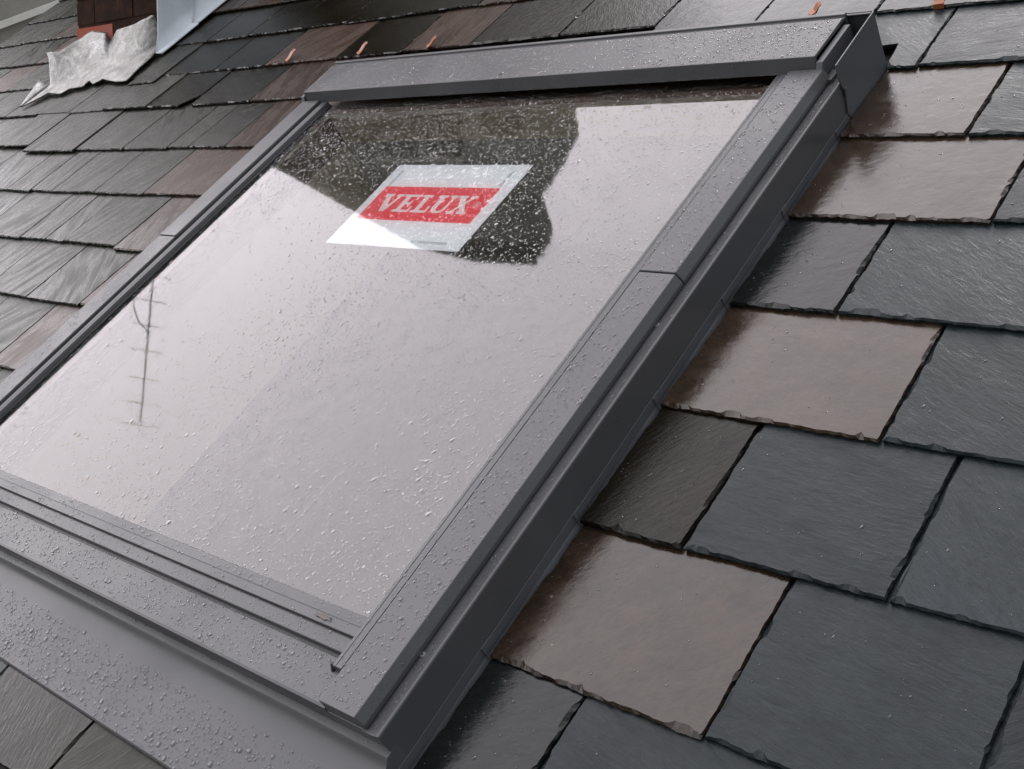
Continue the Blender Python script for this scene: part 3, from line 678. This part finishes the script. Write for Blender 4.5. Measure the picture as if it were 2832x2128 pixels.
mb = MB(); mb.tube([w2r(-3.2, 1.255, 1.300), w2r(-3.2, 0.90, 1.245), w2r(-3.2, 0.58, 1.245), w2r(-3.2, 0.49, 1.268), w2r(-3.2, 0.45, 1.29), w2r(-3.2, 0.42, 1.333)], 0.0022, 8); apart('curved_arm', mb)
mb = MB(); mb.tube([w2r(-3.2, 1.255, 1.34), w2r(-3.2, 1.255, 1.27), w2r(-3.2, 1.10, 1.262)], 0.012, 8); apart('mast', mb)

# ------------------------------------------------------------------ neighbouring house: low corner beyond the verge, tall end mirrored in the glass
nb = thing('neighbouring_house', 'grey neighbouring wall with a pale sloping coping beyond the left edge of the roof', 'house', (-8.5, 3.5, -5.5), world=True)
NO = Vector((-8.5, 3.5, -5.5))
def npart(name, mb, mat):
    mb.v = [tuple(Vector(q) - NO) for q in mb.v]; return link(name, mb.mesh(name, [M[mat]]), nb)
mb = MB()
rn = random.Random(8)
mb.prism([(1.75, -5.5), (6.5, -5.5), (6.5, 8.3)] + [(4.6 - 0.06 * i, float(np.interp(4.6 - 0.06 * i, [1.6, 1.75, 2.0, 2.3, 2.6, 3.0, 3.4, 4.2, 4.6], [7.25, 7.5, 7.62, 7.35, 7.55, 7.72, 7.50, 7.8, 8.2])) + rn.uniform(-0.018, 0.018)) for i in range(49)] + [(1.66, 7.46),  (1.52, 6.6), (1.50, 5.95), (1.62, 5.6), (1.76, 5.2), (1.75, 3.0)], -10, -7.06, 'x')
mb.v = [(x_, y_ + (0.9 if x_ < -9 else 0), z_) for x_, y_, z_ in mb.v]
npart('end_wall', mb, 'darkwall')
k = 0.17 / 0.37                                        # slope of the coping along the wall
zc = lambda y_: 1.54 + (y_ - 2.60) * k
mb = MB(); mb.prism([(1.8, -5.5), (4.6, -5.5), (4.6, zc(4.6) - 0.02), (1.8, zc(1.8) - 0.02)], -7.06, -7.0, 'x'); npart('rendered_foot', mb, 'render')
mb = MB(); mb.prism([(1.8, zc(1.8) - 0.02), (4.6, zc(4.6) - 0.02), (4.6, zc(4.6) + 0.02), (1.8, zc(1.8) + 0.02)], -7.06, -6.96, 'x'); npart('coping', mb, 'coping')
mb = MB(); mb.prism([(1.8, zc(1.8) + 0.021), (4.6, zc(4.6) + 0.021), (4.6, zc(4.6) + 0.12), (1.8, zc(1.8) + 0.12)], -7.06, -7.01, 'x'); npart('fascia_board', mb, 'render')

# ------------------------------------------------------------------ copper clips at the slate tails
for (cx_, cy_, ln, ang, lb) in ((-2.258, 1.502, 0.022, -0.35, 'orange copper clip on the brown slate left of the window hood'),
                            (-1.996, 1.500, 0.020, -0.45, 'orange copper clip standing behind the left end of the window hood'),
                            (-1.772, 1.498, 0.016, -0.8, 'short folded copper clip behind the hood, above the left part of the white label'),
                            (-0.893, 1.478, 0.009, -0.9, 'small pink copper clip just above the right end of the hood'),
                            (-0.697, 1.474, 0.009, 0.1, 'small orange copper clip on the slate edge at the top right of the photo')):
    o0 = Vector((cx_, cy_, 0.011))
    t_ = thing('copper_clip', lb, 'clip', o0, 'copper clips at the slate edges')
    mb = MB(); wd = 0.0075; ca, sa = math.cos(ang), math.sin(ang)
    pr = [(-0.010, -0.005), (-0.009, 0.0015), (0.0, 0.003), (ln * 0.6, 0.010), (ln, 0.012), (ln + 0.001, 0.0135), (ln * 0.6, 0.0118), (-0.002, 0.0048), (-0.0105, 0.003)]
    vs = []
    for s in (-wd, wd):
        for u, v in pr: vs.append((s * ca - u * sa, s * sa + u * ca, v))
    n = len(pr); mb.add(vs, [tuple(range(n)), tuple(range(2 * n - 1, n - 1, -1))] + [(i, i + n, (i + 1) % n + n, (i + 1) % n) for i in range(n)])
    link('strip', mb.mesh('strip', [M['copper']]), t_)

# ------------------------------------------------------------------ scrap of wet leaf on the bottom bead
SO = Vector((-0.868, 0.268, 0.0684)); n = 26; rl = random.Random(4); vs = []
for k in range(n):
    a = 2 * math.pi * k / n; r_ = 0.0052 + 0.0030 * mnoise.noise(Vector((math.cos(a) * 2.5, math.sin(a) * 2.5, 1.7))) + rl.uniform(-0.0012, 0.0012)
    vs.append((2.4 * r_ * math.cos(a), 0.5 * r_ * math.sin(a), 0.0004 + 0.0006 * rl.random()))
mb = MB(); mb.add([(x_ * .9, y_ * .9, 0.0) for x_, y_, z_ in vs] + vs, [tuple(range(n))[::-1], tuple(range(n, 2 * n))] + [(k, (k + 1) % n, (k + 1) % n + n, k + n) for k in range(n)])
tag(link('leaf_scrap', mb.mesh('leaf_scrap', [M['leaf']]), None, SO), 'small brown scrap of wet leaf on the ledge below the lower right glass corner', 'leaf')

# ------------------------------------------------------------------ raindrops
rng = np.random.default_rng(11)
def fbm(u, v, sc_, seed):
    o_ = np.empty(len(u))
    for i in range(len(u)): o_[i] = mnoise.fractal(Vector((u[i] * sc_, v[i] * sc_, seed)), 1.0, 2.0, 3)
    return o_
class Drops:
    def __init__(s): s.V, s.F, s.n = [], [], 0
    def patch(s, O, U, Vv, Lu, Lv, count, r_med, sig=0.45, rmax=0.004, dens=None, stretch=1.0, hk=0.34, seed=1.0, seg=8, sdir=None):
        O, U, Vv = Vector(O), Vector(U).normalized(), Vector(Vv).normalized(); Nn = U.cross(Vv).normalized()
        u = rng.random(count) * Lu; v = rng.random(count) * Lv
        r = np.minimum(r_med * np.exp(sig * rng.standard_normal(count)), rmax)
        if dens is not None:
            keep = rng.random(count) < dens(u, v, r); u, v, r = u[keep], v[keep], r[keep]
        order = np.argsort(-r); u, v, r = u[order], v[order], r[order]
        cell = {}; ok = []; cs = rmax * 2
        for i in range(len(r)):
            a, b2 = int(u[i] / cs), int(v[i] / cs); bad = False
            for da in (-1, 0, 1):
                for db in (-1, 0, 1):
                    for j in cell.get((a + da, b2 + db), ()):
                        if (u[i] - u[j]) ** 2 + (v[i] - v[j]) ** 2 < (0.92 * (r[i] + r[j])) ** 2: bad = True; break
                    if bad: break
                if bad: break
            if not bad: ok.append(i); cell.setdefault((a, b2), []).append(i)
        u, v, r = u[ok], v[ok], r[ok]; n = len(r)
        if n == 0: return 0
        ang = np.arange(seg) * 2 * np.pi / seg
        # ring template with a wobbly outline
        st = 1 + (stretch - 1) * rng.random(n); wob = 1 + 0.06 * rng.standard_normal((n, seg)); h = r * hk * (0.8 + 0.4 * rng.random(n))
        rings = []
        for rad, hh in ((1.0, 0.0), (0.86, 0.5), (0.5, 0.88)):
            du = rad * r[:, None] * wob * np.cos(ang); dv = rad * r[:, None] * wob * np.sin(ang) * st[:, None]
            rings.append(np.stack([u[:, None] + du, v[:, None] + dv, 0.00012 + h[:, None] * hh + 0 * du], -1))
        top = np.stack([u, v, 0.00012 + h], -1)[:, None, :]
        loc = np.concatenate(rings + [top], 1).reshape(-1, 3)
        Bm = np.array([list(U), list(Vv), list(Nn)]); P = np.array(list(O)) + loc @ Bm
        nv = 3 * seg + 1; tris = []
        for k_ in range(2):
            for j in range(seg):
                a, b2, c, d = k_ * seg + j, k_ * seg + (j + 1) % seg, (k_ + 1) * seg + (j + 1) % seg, (k_ + 1) * seg + j
                tris += [(a, b2, c), (a, c, d)]
        for j in range(seg): tris.append((2 * seg + j, 2 * seg + (j + 1) % seg, 3 * seg))
        T = np.array(tris)[None] + (np.arange(n) * nv)[:, None, None] + s.n
        s.V.append(P); s.F.append(T.reshape(-1, 3)); s.n += len(P); return n
    def build(s, name, base, label, cat, mat='water'):
        V_ = np.concatenate(s.V) - np.array(list(base)); F_ = np.concatenate(s.F)
        me = bpy.data.meshes.new(name); me.vertices.add(len(V_)); me.vertices.foreach_set('co', V_.ravel())
        me.loops.add(F_.size); me.loops.foreach_set('vertex_index', F_.ravel().astype(np.int32))
        me.polygons.add(len(F_)); me.polygons.foreach_set('loop_start', np.arange(0, F_.size, 3, dtype=np.int32))
        me.polygons.foreach_set('loop_total', np.full(len(F_), 3, dtype=np.int32))
        me.polygons.foreach_set('use_smooth', np.ones(len(F_), dtype=bool)); me.materials.append(M[mat]); me.update(calc_edges=True); me.validate()
        return tag(link(name, me, None, base), label, cat, kind='stuff')

gd = Drops()
def glass_dens(u, v, r):
    x = u / (GX1 - GX0); y_ = v / (GY1 - GY0)
    f = 0.62 + 0.5 * fbm(u, v, 7, 2.0) + 0.35 * fbm(u, v, 22, 5.0)
    f = f + 0.6 * np.exp(-((x - 0.33) / 0.28) ** 2 - ((y_ - 0.10) / 0.16) ** 2)
    band = np.exp(-((x - 0.20 - 0.22 * (y_ - 0.3)) / 0.16) ** 2) * np.exp(-((y_ - 0.52) / 0.26) ** 2)      # drier streak on the left
    f = f * (1 - 0.85 * band) + 0.45 * np.clip((y_ - 0.5) * 1.8, 0, 1)
    return np.clip(f, 0.04, 1)
n1 = gd.patch((GX0 + 0.004, GY0 + 0.008, GZ), (1, 0, 0), (0, 1, 0), GX1 - GX0 - 0.006, GY1 - GY0 - 0.01, 66000, 0.00058, 0.52, 0.0032, glass_dens, 1.3, hk=0.34, seg=8)
def track(dr, pts, wd, z):                             # thin trail left by a drop that ran down
    P_ = []; 
    for i, (x_, y_) in enumerate(pts):
        for k_, (o_, h_) in enumerate(((-1, 0.0), (-0.5, 0.8), (0.5, 0.8), (1, 0.0))): P_.append((x_ + o_ * wd * (1 + 0.3 * math.sin(i * 1.7)), y_, z + 0.00012 + h_ * wd * 0.3))
    T_ = []
    for i in range(len(pts) - 1):
        for k_ in range(3):
            a, b2 = i * 4 + k_, (i + 1) * 4 + k_; T_ += [(a, b2 + 1, b2), (a, a + 1, b2 + 1)]
    dr.V.append(np.array(P_)); dr.F.append(np.array(T_) + dr.n); dr.n += len(P_)
rt = random.Random(12)
for x0, y0, y1, dx in ((-0.930, 1.02, 0.78, -0.055), (-1.010, 0.45, 0.34, -0.02)):
    x_, pts, n = x0, [], 70
    for i in range(n):
        x_ += dx / n + rt.gauss(0, 0.0006); pts.append((x_, y0 + (y1 - y0) * i / (n - 1)))
    track(gd, pts[::-1], 0.00042, GZ)
gd.build('raindrops', (CXW, 0.75, GZ), 'small raindrops scattered thickly over the window glass', 'raindrops', 'water_glass')
md_ = Drops()
md_.patch((-0.796, 0.195, 0.0751), (1, 0, 0), (0, 1, 0), 0.050, 0.60, 900, 0.0010, 0.42, 0.0028, None, 1.2)
md_.patch((-0.796, 0.803, 0.0763), (1, 0, 0), (0, 1, 0), 0.050, 0.405, 620, 0.0009, 0.42, 0.0025, None, 1.2)
md_.patch((mir(-0.7445), 0.195, 0.0751), (1, 0, 0), (0, 1, 0), 0.050, 0.60, 600, 0.0009, 0.4, 0.0024, None, 1.2)
md_.patch((-0.8145, 0.23, 0.0709), (1, 0, 0), (0, 1, 0), 0.014, 0.97, 300, 0.0007, 0.4, 0.0020, None, 1.2)
md_.patch((-0.7445, 0.195, 0.0750), (0.006, 0, -0.0114), (0, 1, 0), 0.0125, 1.0, 700, 0.0005, 0.4, 0.0016, None, 1.2)
md_.patch((-0.7372, 0.195, 0.0573), (1, 0, 0.14), (0, 1, 0), 0.013, 1.0, 800, 0.0007, 0.45, 0.0022, None, 1.5)
md_.patch((-0.7215, 0.195, 0.0550), (0, 0, -1), (0, 1, 0), 0.040, 1.0, 260, 0.0006, 0.4, 0.0014, None, 1.0)
md_.patch((mir(-0.798), 0.1935, 0.06185), (1, 0, 0), (0, 0.0485, -0.0022), 1.0, 0.046, 1700, 0.00092, 0.45, 0.0030, None, 1.1)
md_.patch((mir(-0.816), 0.2435, 0.0650), (1, 0, 0), (0, 1, 0.01), 0.97, 0.016, 420, 0.0008, 0.4, 0.0020, None, 1.1)
md_.patch((mir(-0.816), 0.262, 0.0683), (1, 0, 0), (0, 1, -0.07), 0.97, 0.021, 420, 0.0008, 0.4, 0.0020, None, 1.1)
md_.patch((-1.70, 0.0800, 0.01270), (1, 0, 0), (0, 0.058, 0.0080), 0.98, 0.058, 3600, 0.00095, 0.5, 0.0034, lambda u, v, r: np.clip(0.85 + 0.4 * fbm(u, v, 9, 4.0), 0.4, 1), 1.15)
md_.patch((-1.70, 0.1390, 0.02085), (1, 0, 0), (0, 0.014, 0.00215), 0.98, 0.014, 520, 0.0008, 0.5, 0.0026, None, 1.1)
md_.patch((-1.70, 0.1830, 0.03625), (1, 0, 0), (0, 1, 0.02), 0.97, 0.006, 90, 0.0007, 0.4, 0.0016, None, 1.1)
md_.patch((-1.845, 1.219, 0.0926), (1, 0, 0), (0, 1, 0), 1.088, 0.088, 4600, 0.00085, 0.42, 0.0024, None, 1.2)
md_.patch((-1.845, 1.2128, 0.0715), (1, 0, 0), (0, 0.0046, 0.0225), 1.088, 0.020, 260, 0.0007, 0.4, 0.0016, None, 1.0)
sdr = Drops()
for i, q in vis:
    if q[0] > -0.75 and q[2] > 0.1:
        (x0, x1, yt, L), kw, mat = slate_args(i, q)
        sdr.patch((x0 + 0.006, yt + 0.012, 0.0101 + kw['dz'] - 0.00048), (1, 0, 0), (0, 1, -0.04), x1 - x0 - 0.012, 0.14, 90 if mat in (MV, DK, WT) else 45, 0.00062, 0.5, 0.0020, lambda u, v, r: np.clip(1.1 - 6 * u, 0.25, 1), 1.2, hk=0.28)
sdr.build('raindrops', (-0.5, 0.7, 0.01), 'few small raindrops lying on the dark slates right of the window', 'raindrops')
md_.patch((-1.845, 1.2119, 0.0705), (1, 0, 0), (0, 0.2, 1), 1.09, 0.0016, 240, 0.0010, 0.35, 0.0020, None, 1.3, hk=0.9)
md_.patch((mir(-0.80), 0.1886, 0.0345), (1, 0, 0), (0, 0.1, 1), 1.0, 0.002, 130, 0.0009, 0.4, 0.0020, None, 1.2, hk=0.9)
md_.patch((-0.7945, 0.1895, 0.062), (1, 0, 0), (0, 0.02, 1), 0.045, 0.010, 10, 0.0008, 0.4, 0.0016, None, 1.2, hk=0.8)
md_.build('raindrops', (-0.8, 0.19, 0.06), 'raindrops beaded on the grey metal casing, hood and apron', 'raindrops')
print('drops', gd.n, md_.n)
